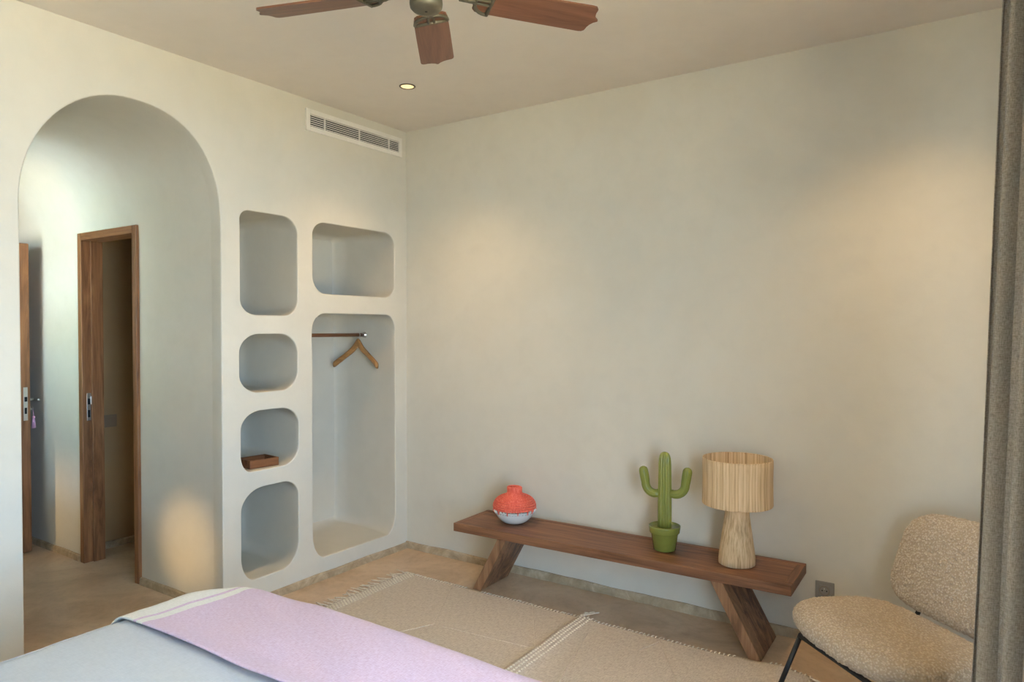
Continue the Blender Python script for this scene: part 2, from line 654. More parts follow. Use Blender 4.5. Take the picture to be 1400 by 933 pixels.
struct(bx('wall_passage_end', HX - 0.15, HX, HL - 0.2, HR + 0.2, 0, 2.7, 'wall'), 'plaster end wall of the passage')
struct(bx('wall_courtyard_far', -2.55, -2.40, -6.4, HL - 0.16, -0.13, 2.2, 'wall'), 'unseen wall added to block slanting light into the passage')  # unseen, put in to stop diagonal light on the near passage wall
# courtyard outside the passage: paving tinted blue, added walls and slab block light
struct(bx('courtyard_paving', -7.0, -0.3, -6.4, HL - 0.15, -0.13, -0.02, 'paving'), 'unseen courtyard paving tinted blue to cool the passage light')  # sunlit ground, its blue put in to colour the bounced light
struct(bx('wall_courtyard_end', -7.0, -0.3, -7.2, -6.5, -0.13, 4.4, 'hedge'), 'unseen dark wall added to block low sky beyond the courtyard')  # unseen, put in to hide the low sky from the passage
m = MB()                                    # small room behind the inner door
m.box(-1.79, -1.64, HR + 0.105, 1.0, 0, 2.7)
m.box(-0.66, -0.62, HR + 0.05, 1.0, 0, 2.7)
m.box(-1.79, -0.62, 0.9, 1.05, 0, 2.7)
m.box(-1.79, -0.62, HR + 0.0505, HR + 0.105, ZS, 2.7)
struct(m.build('wall_closet', 'ochre'), 'dark ochre plaster walls of the small room beyond the doorway')


# --- skirtings
def skirting(name, p0, p1, nrm, h=0.042, d=0.014, seed=0, label=None):
    p0, p1, nrm = Vector(p0), Vector(p1), Vector(nrm)
    L_ = (p1 - p0).length
    k = max(4, int(L_ / 0.06))
    V, F = [], []
    for i in range(k + 1):
        p = p0.lerp(p1, i / k)
        q = Vector((p.x * 3 + seed, p.y * 3, seed))
        hh = h * (1 + 0.13 * noise.noise(q * 1.7))
        dd = d * (1 + 0.35 * noise.noise(q * 2.3 + Vector((5, 1, 2))))
        for (a, z) in ((0, 0), (dd + .002, 0), (dd, hh - .006), (dd - .005, hh), (0, hh)):
            r = p + nrm * a
            V.append((r.x, r.y, z))
    for i in range(k):
        for j in range(4):
            F.append((i * 5 + j, (i + 1) * 5 + j, (i + 1) * 5 + j + 1, i * 5 + j + 1))
    F.append((0, 1, 2, 3, 4))
    F.append(tuple(k * 5 + j for j in (4, 3, 2, 1, 0)))
    o = mesh(name, V, F, 'skirting')
    bm = bmesh.new()
    bm.from_mesh(o.data)
    bmesh.ops.recalc_face_normals(bm, faces=bm.faces)
    bm.to_mesh(o.data)
    bm.free()
    return struct(o, label)


skirting('baseboard_back', (0.0, 0, 0), (XR, 0, 0), (0, -1, 0), 0.045, seed=1, label='worn sandy cement skirting along the bench wall')
skirting('baseboard_left', (0, ARC_Y1 + .005, 0), (0, 0, 0), (1, 0, 0), 0.038, seed=2, label='worn sandy cement skirting under the niches')
skirting('baseboard_front', (0, YF, 0), (0, ARC_Y0 - .005, 0), (1, 0, 0), 0.038, seed=3, label='sandy cement skirting left of the arch')
skirting('baseboard_passage_right', (-0.02, HR, 0), (DX1 + .005, HR, 0), (0, -1, 0), 0.04, seed=4, label='ochre lit skirting between arch and door frame')
skirting('baseboard_passage_far', (DX0 - .005, HR, 0), (HX, HR, 0), (0, -1, 0), 0.04, seed=5, label='skirting behind the open passage door')
skirting('baseboard_closet', (-1.64, HR + .13, 0), (-1.64, 0.9, 0), (1, 0, 0), 0.04, seed=6, label='skirting seen through the brown door frame')

# --- inner door frame (trim_1) with strike plate
tr = bpy.data.objects.new('trim_1', None)
link(tr)
tr['kind'] = 'structure'
tr['label'] = 'brown wooden door frame in the arched passage'
FW = 0.045
bx('jamb', DX0, DX0 + FW, HR - 0.018, HR + 0.105, 0, DZ, 'door_wood', tr, 0.003)
bx('jamb', DX1 - FW, DX1, HR - 0.018, HR + 0.105, 0, DZ, 'door_wood', tr, 0.003)
bx('head', DX0 + FW, DX1 - FW, HR - 0.018, HR + 0.105, DZ - FW, DZ, 'door_wood_x', tr, 0.003)
bx('door_stop', DX0 + FW, DX0 + FW + 0.014, HR + 0.035, HR + 0.105, 0, DZ - FW, 'door_wood', tr, 0.002)
sp = bx('strike_plate', DX0 + FW - .0005, DX0 + FW + .0025, HR + 0.008, HR + 0.032, 0.885, 1.055, 'steel', tr, 0.001)
bx('strike_lip', DX0 + FW + 0.0005, DX0 + FW + .003, HR + 0.030, HR + 0.048, 0.985, 1.035, 'steel', tr, 0.001)
bx('latch_hole', DX0 + FW + .002, DX0 + FW + .0032, HR + 0.013, HR + 0.027, 0.985, 1.022, 'dark', sp)
bx('bolt_hole', DX0 + FW + .002, DX0 + FW + .0032, HR + 0.013, HR + 0.027, 0.905, 0.950, 'dark', sp)

# --- open passage door (door_1), parallel to the right wall
dr = bpy.data.objects.new('door_1', None)
link(dr)
dr.location = (-1.95, -1.47, 0)
dr['kind'] = 'structure'
dr['label'] = 'brown wooden passage door standing open, seen edge on'
bx('leaf', -0.85, 0, -0.03, 0.03, 0.006, 2.006, 'door_wood', dr, 0.008)
lp = bx('lock_plate', -0.001, 0.0025, -0.012, 0.012, 0.862, 1.077, 'steel', dr, 0.001)
bx('latch', 0.002, 0.010, -0.007, 0.007, 0.985, 1.015, 'dark', lp, 0.001)
bx('bolt_hole', 0.002, 0.0032, -0.007, 0.007, 0.905, 0.945, 'dark', lp)
mb = MB()
mb.tube([(-0.06, 0.03, 0.990), (-0.06, 0.075, 0.990)], 0.008, 10)
mb.tube([(-0.06, 0.073, 0.990), (-0.02, 0.078, 0.990), (0.0, 0.078, 0.989)], 0.007, 10)
mb.build('lever_handle', 'steel', dr, True)
mb = MB()
mb.lathe([(0.014, 0), (0.014, 0.006), (0.012, 0.008)], 16)
mb.build('lock_rose', 'steel', dr, True, loc=(-0.03, 0.03, 0.935), rot=(R(-90), 0, 0))
hg = MB()
for z in (0.25, 1.0, 1.75):
    hg.tube([(-0.86, 0.03, z), (-0.86, 0.03, z + 0.09)], 0.009, 8)
hg.build('hinge', 'steel', dr, True)

# key with tassel in that door
kt = thing('door_key', 'steel key with a pale pink tassel hanging in the passage door', 'key', (-1.985, -1.434, 0.935))
mb = MB()
mb.tube([(0, -0.004, 0), (0, 0.012, 0)], 0.003, 8)
mb.lathe([(0.003, 0.0), (0.011, 0.001), (0.011, 0.003), (0.003, 0.004)], 16)
kk = mb.build('bow', 'steel', kt, True)
kk.rotation_euler = (R(-90), 0, 0)
kk.location = (0.005, 0.012, 0)
M['tassel'] = plain('pink_thread', (0.62, 0.34, 0.50), 0.9, 0, 0.1, 80, 0.1)
mb = MB()
mb.tube([(0.006, 0.016, -0.002), (0.010, 0.018, -0.03), (0.012, 0.018, -0.050)], 0.002, 6)
mb.lathe([(0.003, -0.048), (0.009, -0.054), (0.009, -0.062), (0.006, -0.066)], 14, c=(0.012, 0.018, 0))
mb.build('cord', 'tassel', kt, True)
mb = MB()
for k in range(26):
    a = k * 2.4
    r = 0.006 * math.sqrt((k + .5) / 26)
    mb.tube([(0.012 + r * math.cos(a), 0.018 + r * math.sin(a), -0.064),
             (0.012 + 1.9 * r * math.cos(a), 0.018 + 1.9 * r * math.sin(a), -0.125 - .008 * RNG.random())], 0.0018, 5)
o = mb.build('tassel_threads', 'tassel', kt, True)
o['kind'] = 'stuff'

# switch on the closet wall
sw = thing('light_switch', 'square taupe light switch on the ochre wall beyond the door frame', 'switch', (-1.64, -1.0965, 0.843))
bx('plate', 0, 0.008, -0.041, 0.041, -0.041, 0.041, 'switch', sw, 0.003)
bx('rocker', 0.007, 0.011, -0.028, 0.028, -0.028, 0.028, 'switch', sw, 0.002)
for o in sw.children:
    o.location.y = 0.0

# ------------------------------------------------------------------ bench
bench = thing('bench', 'long low walnut bench with slanted plank legs against the plaster wall', 'bench', (1.617, -0.226, 0), R(1.3))
BL, BD, BZ, BT = 1.785, 0.338, 0.372, 0.046
rw = 0.034
bx('top_panel', -BL / 2 + rw, BL / 2 - rw, -BD / 2 + rw, BD / 2 - rw, BZ - BT, BZ - 0.0015, 'walnut', bench)
bx('front_rail', -BL / 2, BL / 2, -BD / 2, -BD / 2 + rw - .0008, BZ - BT, BZ, 'walnut', bench, 0.0025)
bx('back_rail', -BL / 2, BL / 2, BD / 2 - rw + .0008, BD / 2, BZ - BT, BZ, 'walnut', bench, 0.0025)
for s in (-1, 1):
    x0, x1 = sorted((s * BL / 2, s * (BL / 2 - rw + .0008)))
    bx('end_rail', x0, x1, -BD / 2 + rw, BD / 2 - rw, BZ - BT, BZ, 'walnut_y', bench, 0.0025)
for s in (-1, 1):
    # slanted plank leg: built from four boards glued side by side
    leg = bpy.data.objects.new('leg', None)
    link(leg, bench)
    ybs = [-0.112 if s < 0 else -0.132, -0.052, 0.020, 0.094, 0.168]
    tone = RNG.random()
    me_parent = leg
    for k in range(4):
        xt0, xt1 = (0.530, 0.585) if s > 0 else (0.570, 0.625)
        xb0, xb1 = xt0 + 0.178, xt1 + 0.178
        g = 0.0006
        P = [(s * xb0, 0.0), (s * xb1, 0.0), (s * xt1, BZ - BT + .001), (s * xt0, BZ - BT + .001)]
        if s < 0:
            P = P[::-1]
        V = [(x, ybs[k] + g, z) for x, z in P] + [(x, ybs[k + 1] - g, z) for x, z in P]
        F = [(0, 1, 2, 3), (7, 6, 5, 4)] + [(i, 4 + i, 4 + (i + 1) % 4, (i + 1) % 4) for i in range(4)]
        o = mesh('leg_board', V, F, 'walnut_sap' if k == 0 else 'walnut_z', leg)
        bm = bmesh.new()
        bm.from_mesh(o.data)
        bmesh.ops.recalc_face_normals(bm, faces=bm.faces)
        bmesh.ops.bevel(bm, geom=list(bm.edges), offset=0.0015, segments=1, affect='EDGES')
        bm.to_mesh(o.data)
        bm.free()
ZB = BZ

# ------------------------------------------------------------------ vase
va = thing('vase', 'round coral raffia and white glazed vase on the walnut bench', 'vase', (1.005, -0.215, ZB - .0005))
prof = [(0.040, 0.0), (0.055, 0.003), (0.075, 0.015), (0.096, 0.036), (0.109, 0.058), (0.1165, 0.076)]
MB().lathe(prof, 64, cap1=False).build('glazed_bowl', 'white_glaze', va, True)
mb = MB()
cp = []      # coil centres along the body profile
body = [(0.1165, 0.078), (0.120, 0.090), (0.1195, 0.101), (0.1165, 0.112), (0.111, 0.122), (0.1035, 0.131), (0.094, 0.1385),
        (0.083, 0.1445), (0.071, 0.149), (0.059, 0.153), (0.048, 0.158), (0.0415, 0.166), (0.0400, 0.175), (0.0400, 0.184), (0.0405, 0.193), (0.0405, 0.201)]
V = []
hel, hr = [], []
NT_ = len(body) - 1
for k in range(NT_ * 52 + 1):
    t = k / 52
    i = min(int(t), NT_ - 1)
    f = t - i
    r = body[i][0] * (1 - f) + body[i + 1][0] * f - 0.0030
    z = body[i][1] * (1 - f) + body[i + 1][1] * f
    a = 2 * PI * t
    hel.append((r * math.cos(a), r * math.sin(a), z))
    hr.append(0.0056 * (1 + 0.06 * math.sin(k * 2.3)))
mb.tube(hel, hr, 8)
mb.build('raffia_coils', 'coral', va, True)
mb = MB()
mb.lathe([(0.112, 0.080), (0.110, 0.110), (0.098, 0.128), (0.075, 0.142), (0.045, 0.153), (0.034, 0.165), (0.033, 0.200), (0.0365, 0.200)], 40, cap0=False, cap1=False)
mb.build('inner_wall', 'coral', va, True)
mb = MB()
mc = MB()
for k in range(38):
    a = 2 * PI * k / 38
    c, s_ = math.cos(a), math.sin(a)
    l = 0.006 + 0.004 * RNG.random()
    tgt = mb if k % 2 == 0 else mc
    pts = [(0.1212 * c, 0.1212 * s_, 0.084), (0.1185 * c, 0.1185 * s_, 0.074), ((0.1175 - l * .45) * c, (0.1175 - l * .45) * s_, 0.071 - l)]
    (mb if k % 3 else mc).tube(pts, [0.0034, 0.0034, 0.0022], 6)
o = mb.build('white_stitches', 'white_glaze', va, True)
o['kind'] = 'stuff'
o = mc.build('coral_stitches', 'coral', va, True)
o['kind'] = 'stuff'
mb = MB()
for k in range(38):
    a = 2 * PI * (k + .5) / 38
    mb.lathe([(0.0, 0.0), (0.0024, 0.0005), (0.0, 0.003)], 8, cap0=False, cap1=False, c=(0.1125 * math.cos(a), 0.1125 * math.sin(a), 0.0635))
o = mb.build('stitch_holes', 'dark', va)
o['kind'] = 'stuff'

# ------------------------------------------------------------------ cactus
ca = thing('cactus_figure', 'glossy green ceramic cactus in a matching pot on the bench', 'cactus', (1.884, -0.205, ZB), R(8))
pot = [(0.050, 0.0), (0.0535, 0.003), (0.0655, 0.082), (0.066, 0.083), (0.0715, 0.085), (0.0735, 0.089), (0.0765, 0.115), (0.0765, 0.119), (0.0735, 0.1205),
       (0.0700, 0.119), (0.0680, 0.112), (0.0550, 0.111), (0.02, 0.112)]
MB().lathe(pot, 64).build('pot', 'green', ca, True)


def ribs(n, d):
    return lambda th, i: 1 - d + d * (abs(math.cos(n * th / 2)) ** 0.6)


tp = [(0.0335, 0.108), (0.0345, 0.15), (0.0345, 0.22), (0.0335, 0.30), (0.0325, 0.36), (0.0315, 0.42), (0.0300, 0.445), (0.0262, 0.461), (0.0195, 0.473), (0.0105, 0.479), (0.002, 0.481)]
MB().lathe(tp, 96, rfun=ribs(12, 0.16)).build('trunk', 'green', ca, True)


def arm(s, zt, xo, zj):
    pts = [(s * 0.022, 0, zj + .004), (s * 0.045, 0, zj)]
    for k in range(9):
        a = R(-90 + 90 * k / 8)
        rx, rz = xo - 0.050, 0.052
        pts.append((s * (0.050 + rx * math.cos(a)), 0, zj + rz + rz * math.sin(a)))
    z0 = zj + 0.052
    for k in range(1, 6):
        pts.append((s * (xo + 0.002 * k), 0, z0 + (zt - 0.022 - z0) * k / 5))
    rad = [0.020, 0.0205] + [0.0215] * 9 + [0.0225, 0.023, 0.0235, 0.0235, 0.0232]
    x, z = pts[-1][0], pts[-1][2]
    for k in range(1, 6):
        a = R(18 * k)
        pts.append((x, 0, z + 0.0225 * math.sin(a)))
        rad.append(max(0.001, 0.0232 * math.cos(a)))
    return MB().tube(pts, rad, 56, rfun=ribs(10, 0.09)).build('arm', 'green', ca, True)


arm(-1, 0.402, 0.096, 0.272)
arm(1, 0.412, 0.100, 0.276)

# ------------------------------------------------------------------ table lamp
la = thing('table_lamp', 'straw raffia table lamp with drum shade on the bench', 'lamp', (2.238, -0.212, ZB))
rr = [1 + 0.018 * (RNG.random() - .5) + 0.010 * math.sin(k * 2.1) for k in range(200)]


def strand(th, i, amp=1.0):
    k = int(round(th / (2 * PI) * 200)) % 200
    return 1 + (rr[k] - 1) * amp


st = [(0.079, 0.0), (0.0815, 0.002), (0.0805, 0.03), (0.0755, 0.075), (0.0685, 0.125), (0.0605, 0.18), (0.0545, 0.225), (0.0505, 0.27), (0.048, 0.30), (0.02, 0.302)]
MB().lathe(st, 200, rfun=strand).build('stem', 'raffia', la, True)
zs0, zs1 = 0.277, 0.487
sh = MB()
pr_ = [(0.1555, zs0), (0.1560, zs0 + .003)] + [(0.1560 - 0.0022 * math.sin(PI * k / 8), zs0 + .003 + (zs1 - zs0 - .006) * k / 8) for k in range(1, 8)] + \
      [(0.1545, zs1 - .002), (0.1525, zs1), (0.1500, zs1 - .002), (0.1500, zs0 + .01), (0.1505, zs0), (0.1555, zs0)]
sh.lathe(pr_, 200, rfun=lambda th, i: strand(th, i, 0.75), cap0=False, cap1=False)
sh.build('shade', 'raffia', la, True)
for zz in (zs1 - .001, zs0 + .001):
    MB().tube([(0.153 * math.cos(2 * PI * k / 60), 0.153 * math.sin(2 * PI * k / 60), zz) for k in range(60)], 0.0032, 8, closed=True).build('shade_binding', 'raffia', la, True)
mb = MB()
for k in range(3):
    a = 2 * PI * k / 3 + .4
    mb.tube([(0.012 * math.cos(a), 0.012 * math.sin(a), zs0 + .03), (0.1515 * math.cos(a), 0.1515 * math.sin(a), zs0 + .03)], 0.002, 6)
mb.lathe([(0.014, 0.30), (0.014, 0.345), (0.010, 0.35)], 16)
mb.build('lamp_holder', 'steel', la, True)
MB().lathe([(0.008, 0.348), (0.012, 0.36), (0.024, 0.385), (0.028, 0.405), (0.022, 0.425), (0.008, 0.434)], 24).build('bulb', 'white_glaze', la, True)

# ------------------------------------------------------------------ outlet
ou = thing('wall_socket', 'grey square wall socket on the plaster between bench and chair', 'socket', (2.579, 0, 0.252))
bx('plate', -0.0405, 0.0405, -0.008, 0, -0.0405, 0.0405, 'outlet', ou, 0.003)
ins = bx('insert', -0.025, 0.025, -0.0115, -0.006, -0.025, 0.025, 'outlet', ou, 0.002)
mb = MB()
mb.lathe([(0.0215, 0.0005), (0.0195, 0.0005), (0.0185, -0.004), (0.002, -0.0042)], 32, cap0=False)
mb.build('socket_well', 'switch', ou, True, loc=(0, -0.0117, 0), rot=(R(90), 0, 0))
mb = MB()
for s in (-1, 1):
    mb.lathe([(0.003, 0), (0.003, 0.0006)], 12, c=(s * 0.0095, 0.0, 0))
mb.build('pin_holes', 'dark', ou, loc=(0, -0.0117, 0), rot=(R(90), 0, 0))
MB().tube([(0, -0.008, 0.010), (0, -0.017, 0.010)], 0.0025, 10).build('earth_pin', 'steel', ou, True)

# ------------------------------------------------------------------ wall vent
ve = thing('air_vent', 'white slatted air conditioning vent high in the left wall corner', 'vent', (0, -0.4385, 2.6345))
vy, vz, fw = 0.389, 0.0615, 0.027
for nm, a in (('frame_side', (-vy, -vy + fw, -vz, vz)), ('frame_side', (vy - fw, vy, -vz, vz)), ('frame_rail', (-vy + fw, vy - fw, vz - fw, vz)), ('frame_rail', (-vy + fw, vy - fw, -vz, -vz + fw))):
    bx(nm, 0, 0.012, a[0], a[1], a[2], a[3], 'vent', ve, 0.002)
bx('dark_back', 0.0005, 0.0015, -vy + fw, vy - fw, -vz + fw, vz - fw, 'dark', ve)
ih = 2 * (vz - fw)
for k in range(6):
    z = -vz + fw + ih * (k + 0.5) / 6
    T_ = Matrix.Translation((0.007, 0, z)) @ Matrix.Rotation(R(18), 4, 'Y')
    MB().box(-0.005, 0.005, -vy + fw, vy - fw, -0.0022, 0.0022, 0, T_).build('slat', 'vent', ve)
for y in (-0.255, 0.015, 0.27):
    bx('divider', 0.004, 0.0115, y - 0.003, y + 0.003, -vz + fw, vz - fw, 'vent', ve)

# ------------------------------------------------------------------ clothes rod, hanger, tray
rd = thing('clothes_rod', 'brown wooden clothes rod across the tall niche', 'rod', (-0.28, -0.45, 1.414))
MB().tube([(0, -0.345, 0), (0, 0.318, 0)], 0.0115, 16).build('rod', 'rod_wood', rd, True)
mb = MB()
mb.lathe([(0.020, 0), (0.020, 0.004), (0.0155, 0.006), (0.0155, 0.018), (0.0122, 0.018)], 24)
mb.build('socket_flange', 'steel', rd, True, loc=(0, 0.346, 0), rot=(R(90), 0, 0))
hn = thing('coat_hanger', 'wooden coat hanger hanging from the clothes rod', 'hanger', (-0.28, -0.165, 1.355), R(5))
n = 26
V, F = [], []
for i in range(n + 1):
    x = -0.185 + 0.37 * i / n
    t = abs(x) / 0.185
    zc = -0.012 - 0.128 * t ** 1.05 + (0.02 * math.exp(-(x / 0.03) ** 2))
    hh = 0.016 + 0.012 * math.exp(-(x / 0.05) ** 2) + 0.003 * t
    yc = -0.028 * t ** 2
    ring = [(-0.006, -hh), (0.006, -hh), (0.009, -hh * .4), (0.009, hh * .4), (0.006, hh), (-0.006, hh), (-0.009, hh * .4), (-0.009, -hh * .4)]
    V += [(x, yc + a * (1 + .5 * t), zc + b) for a, b in ring]
for i in range(n):
    for k in range(8):
        l = (k + 1) % 8
        F.append((i * 8 + k, i * 8 + l, (i + 1) * 8 + l, (i + 1) * 8 + k))
F += [tuple(range(7, -1, -1)), tuple(n * 8 + k for k in range(8))]
mesh('shoulder', V, F, 'beech', hn, True)
hk = [(0, 0, 0.02)] + [(0.0, 0.0, 0.032)] + [(-0.0165 * math.sin(R(a)) * -1, 0, 0.059 + -0.0165 * math.cos(R(a))) for a in range(20, 250, 20)]
MB().tube(hk, 0.0017, 8).build('hook', 'steel', hn, True)

ty = thing('wooden_tray', 'small open brown wooden tray in the rounded wall niche', 'tray', (-0.118, -1.065, 0.706), R(-6))
tx, tyy, th_ = 0.070, 0.085, 0.044
bx('base', -tx, tx, -tyy, tyy, 0, 0.006, 'tray_wood', ty, 0.001)
bx('side', tx - 0.007, tx, -tyy, tyy, 0.006, th_, 'tray_wood', ty, 0.0015)
bx('side', -tx, -tx + 0.007, -tyy, tyy, 0.006, th_, 'tray_wood', ty, 0.0015)
bx('end', -tx + .007, tx - .007, -tyy, -tyy + .007, 0.006, th_, 'tray_wood', ty, 0.0015)
bx('end', -tx + .007, tx - .007, tyy - .007, tyy, 0.006, th_, 'tray_wood', ty, 0.0015)

# ------------------------------------------------------------------ ceiling downlights
def downlight(x, y, label, power):
    d = thing('downlight', label, 'downlight', (x, y, H), 0)
    MB().lathe([(0.043, 0.0), (0.043, -0.003), (0.040, -0.0045), (0.035, -0.0035), (0.034, 0.0)], 40, cap0=False, cap1=False).build('trim_ring', 'bronze', d, True)
    MB().lathe([(0.0345, -0.0015), (0.0335, -0.0022), (0.001, -0.0022)], 32, cap0=False).build('lens', 'lamp_glow', d)
    l = bpy.data.lights.new('downlight_beam', 'SPOT')
    l.energy = power
    l.color = (1.0, 0.68, 0.34)
    l.spot_size = R(112)
    l.spot_blend = 1.0
    l.shadow_soft_size = 0.03
    o = bpy.data.objects.new('downlight_beam', l)
    link(o, d)
    o.location = (0, 0, -0.012)


downlight(0.608, -0.651, 'glowing round downlight in the ceiling near the wall vent', 13)
downlight(2.95, -0.60, 'round downlight in the ceiling above the boucle chair', 12)


# step lights low in the passage left wall
def step_light(x, label, power):
    d = thing('step_light', label, 'step light', (x, HL, 0.30))
    MB().lathe([(0.030, 0), (0.030, 0.004), (0.024, 0.005), (0.024, 0.001)], 28, cap0=False, cap1=False).build('trim_ring', 'steel', d, True, rot=(R(-90), 0, 0))
    MB().lathe([(0.024, 0.002), (0.001, 0.002)], 24, cap0=False).build('lens', 'lamp_glow', d, rot=(R(-90), 0, 0))
    l = bpy.data.lights.new('step_beam', 'SPOT')
    l.energy = power
    l.color = (1.0, 0.66, 0.28)
    l.spot_size = R(44)
    l.spot_blend = 1.0
    l.shadow_soft_size = 0.012
    o = bpy.data.objects.new('step_beam', l)
    link(o, d)
    o.location = (0, 0.012, 0)
    o.rotation_euler = (R(90), 0, 0)
    return o


step_light(-0.34, 'small step light low in passage wall near the arch', 4.2)
sb = step_light(-2.45, 'small step light low in passage wall behind the open door', 4.5)
sb.rotation_euler = (R(90), 0, R(-36))

# ------------------------------------------------------------------ ceiling fan
fan = thing('ceiling_fan', 'bronze ceiling fan with reddish wooden blades', 'fan', (1.84, -1.92, 0))
MB().lathe([(0.065, 2.75), (0.065, 2.735), (0.05, 2.70), (0.02, 2.68)], 40, cap0=False).build('canopy', 'bronze', fan, True)
MB().tube([(0, 0, 2.70), (0, 0, 2.54)], 0.013, 16).build('downrod', 'bronze', fan, True)
MB().lathe([(0.02, 2.56), (0.05, 2.555), (0.095, 2.535), (0.11, 2.51), (0.11, 2.465), (0.095, 2.445), (0.085, 2.440), (0.03, 2.438)], 48).build('motor_housing', 'bronze', fan, True)
MB().lathe([(0.045, 2.44), (0.043, 2.432), (0.043, 2.405), (0.0465, 2.398), (0.0475, 2.387), (0.0455, 2.376), (0.039, 2.369), (0.022, 2.3655), (0.001, 2.365)], 48, cap0=False).build('switch_cap', 'bronze', fan, True)
MB().lathe([(0.004, 2.3665), (0.004, 2.3645), (0.001, 2.3642)], 12).build('screw_hole', 'dark', fan)


def blade_outline():
    half = [(0.150, 0.040), (0.160, 0.050), (0.185, 0.054), (0.30, 0.057), (0.509, 0.0605), (0.520, 0.0585), (0.5265, 0.052), (0.5275, 0.044), (0.528, 0.034),
            (0.5315, 0.022), (0.539, 0.010), (0.549, 0.002)]
    return [(x, -y) for x, y in half] + [(x, y) for x, y in reversed(half)]


for k in range(5):
    a = R(126.5 + 72.5 * 0 + 72 * k)
    b = MB().prism(blade_outline(), -0.003, 0.003).build('blade', 'blade', fan)
    b.location = (0, 0, 2.424)
    b.rotation_euler = (R(-12), 0, a)
    mb = MB()
    # D shaped blade iron with open slots under the blade root
    ring = []
    for j in range(13):
        t = R(90 + 180 * j / 12)
        ring.append((0.196 + 0.048 * math.cos(t), 0.052 * math.sin(t), -0.0055))
    mb.tube(ring, 0.0058, 8)
    mb.tube([(0.198, -0.054, -0.0055), (0.198, 0.054, -0.0055)], 0.0062, 8)
    mb.tube([(0.10, -0.007, -0.004), (0.198, -0.009, -0.006)], 0.0045, 8)
    mb.tube([(0.10, 0.007, -0.004), (0.198, 0.009, -0.006)], 0.0045, 8)
    mb.tube([(0.07, 0, 0.022), (0.10, 0, 0.008), (0.13, 0, -0.004), (0.15, 0, -0.006)], [0.013, 0.012, 0.010, 0.008], 10)
    mb.build('blade_iron', 'bronze', b, True)

# ------------------------------------------------------------------ rugs
def rug(name, label, x0, x1, y0, y1, seed, wob, curl=False):
    t = thing(name, label, 'rug', ((x0 + x1) / 2, (y0 + y1) / 2, 0))
    cx, cy = (x0 + x1) / 2, (y0 + y1) / 2
    nx, ny = int((x1 - x0) / 0.018), int((y1 - y0) / 0.018)

    def P(u, v, up=0.0):
        x = x0 + (x1 - x0) * u
        y = y0 + (y1 - y0) * v
        q = Vector((x * 2.1 + seed, y * 2.1, seed * 1.7))
        ex = min(u, 1 - u, v, 1 - v)
        y += wob * noise.noise(Vector((x * 3.0, seed, 0))) * (v ** 4)
        x += wob * 0.7 * noise.noise(Vector((y * 3.0, seed + 4, 0))) * ((1 - u) ** 4 + u ** 4)
        z = 0.0075 + 0.0012 * noise.noise(q * 3) + 0.0012 * noise.noise(q * 9)
        if curl:
            z += 0.013 * min(1.0, max(0.0, 1 - (u - 0.03) / 0.06))
            d = math.hypot((x - 2.47) / 0.085, (y + 0.41) / 0.10)
            z += 0.020 * math.exp(-d * d) + 0.009 * math.exp(-((x - 2.30) / 0.035) ** 2 - ((y + .44) / .09) ** 2)
        return (x - cx, y - cy, z + up)
    V, F = [], []
    for i in range(nx + 1):
        for j in range(ny + 1):
            V.append(P(i / nx, j / ny))
    for i in range(nx):
        for j in range(ny):
            a = i * (ny + 1) + j
            F.append((a, a + ny + 1, a + ny + 2, a + 1))
    o = mesh('weave', V, F, 'rug', t, True)
    so = o.modifiers.new('thickness', 'SOLIDIFY')
    so.thickness = 0.006
    so.offset = -1
    return t, P


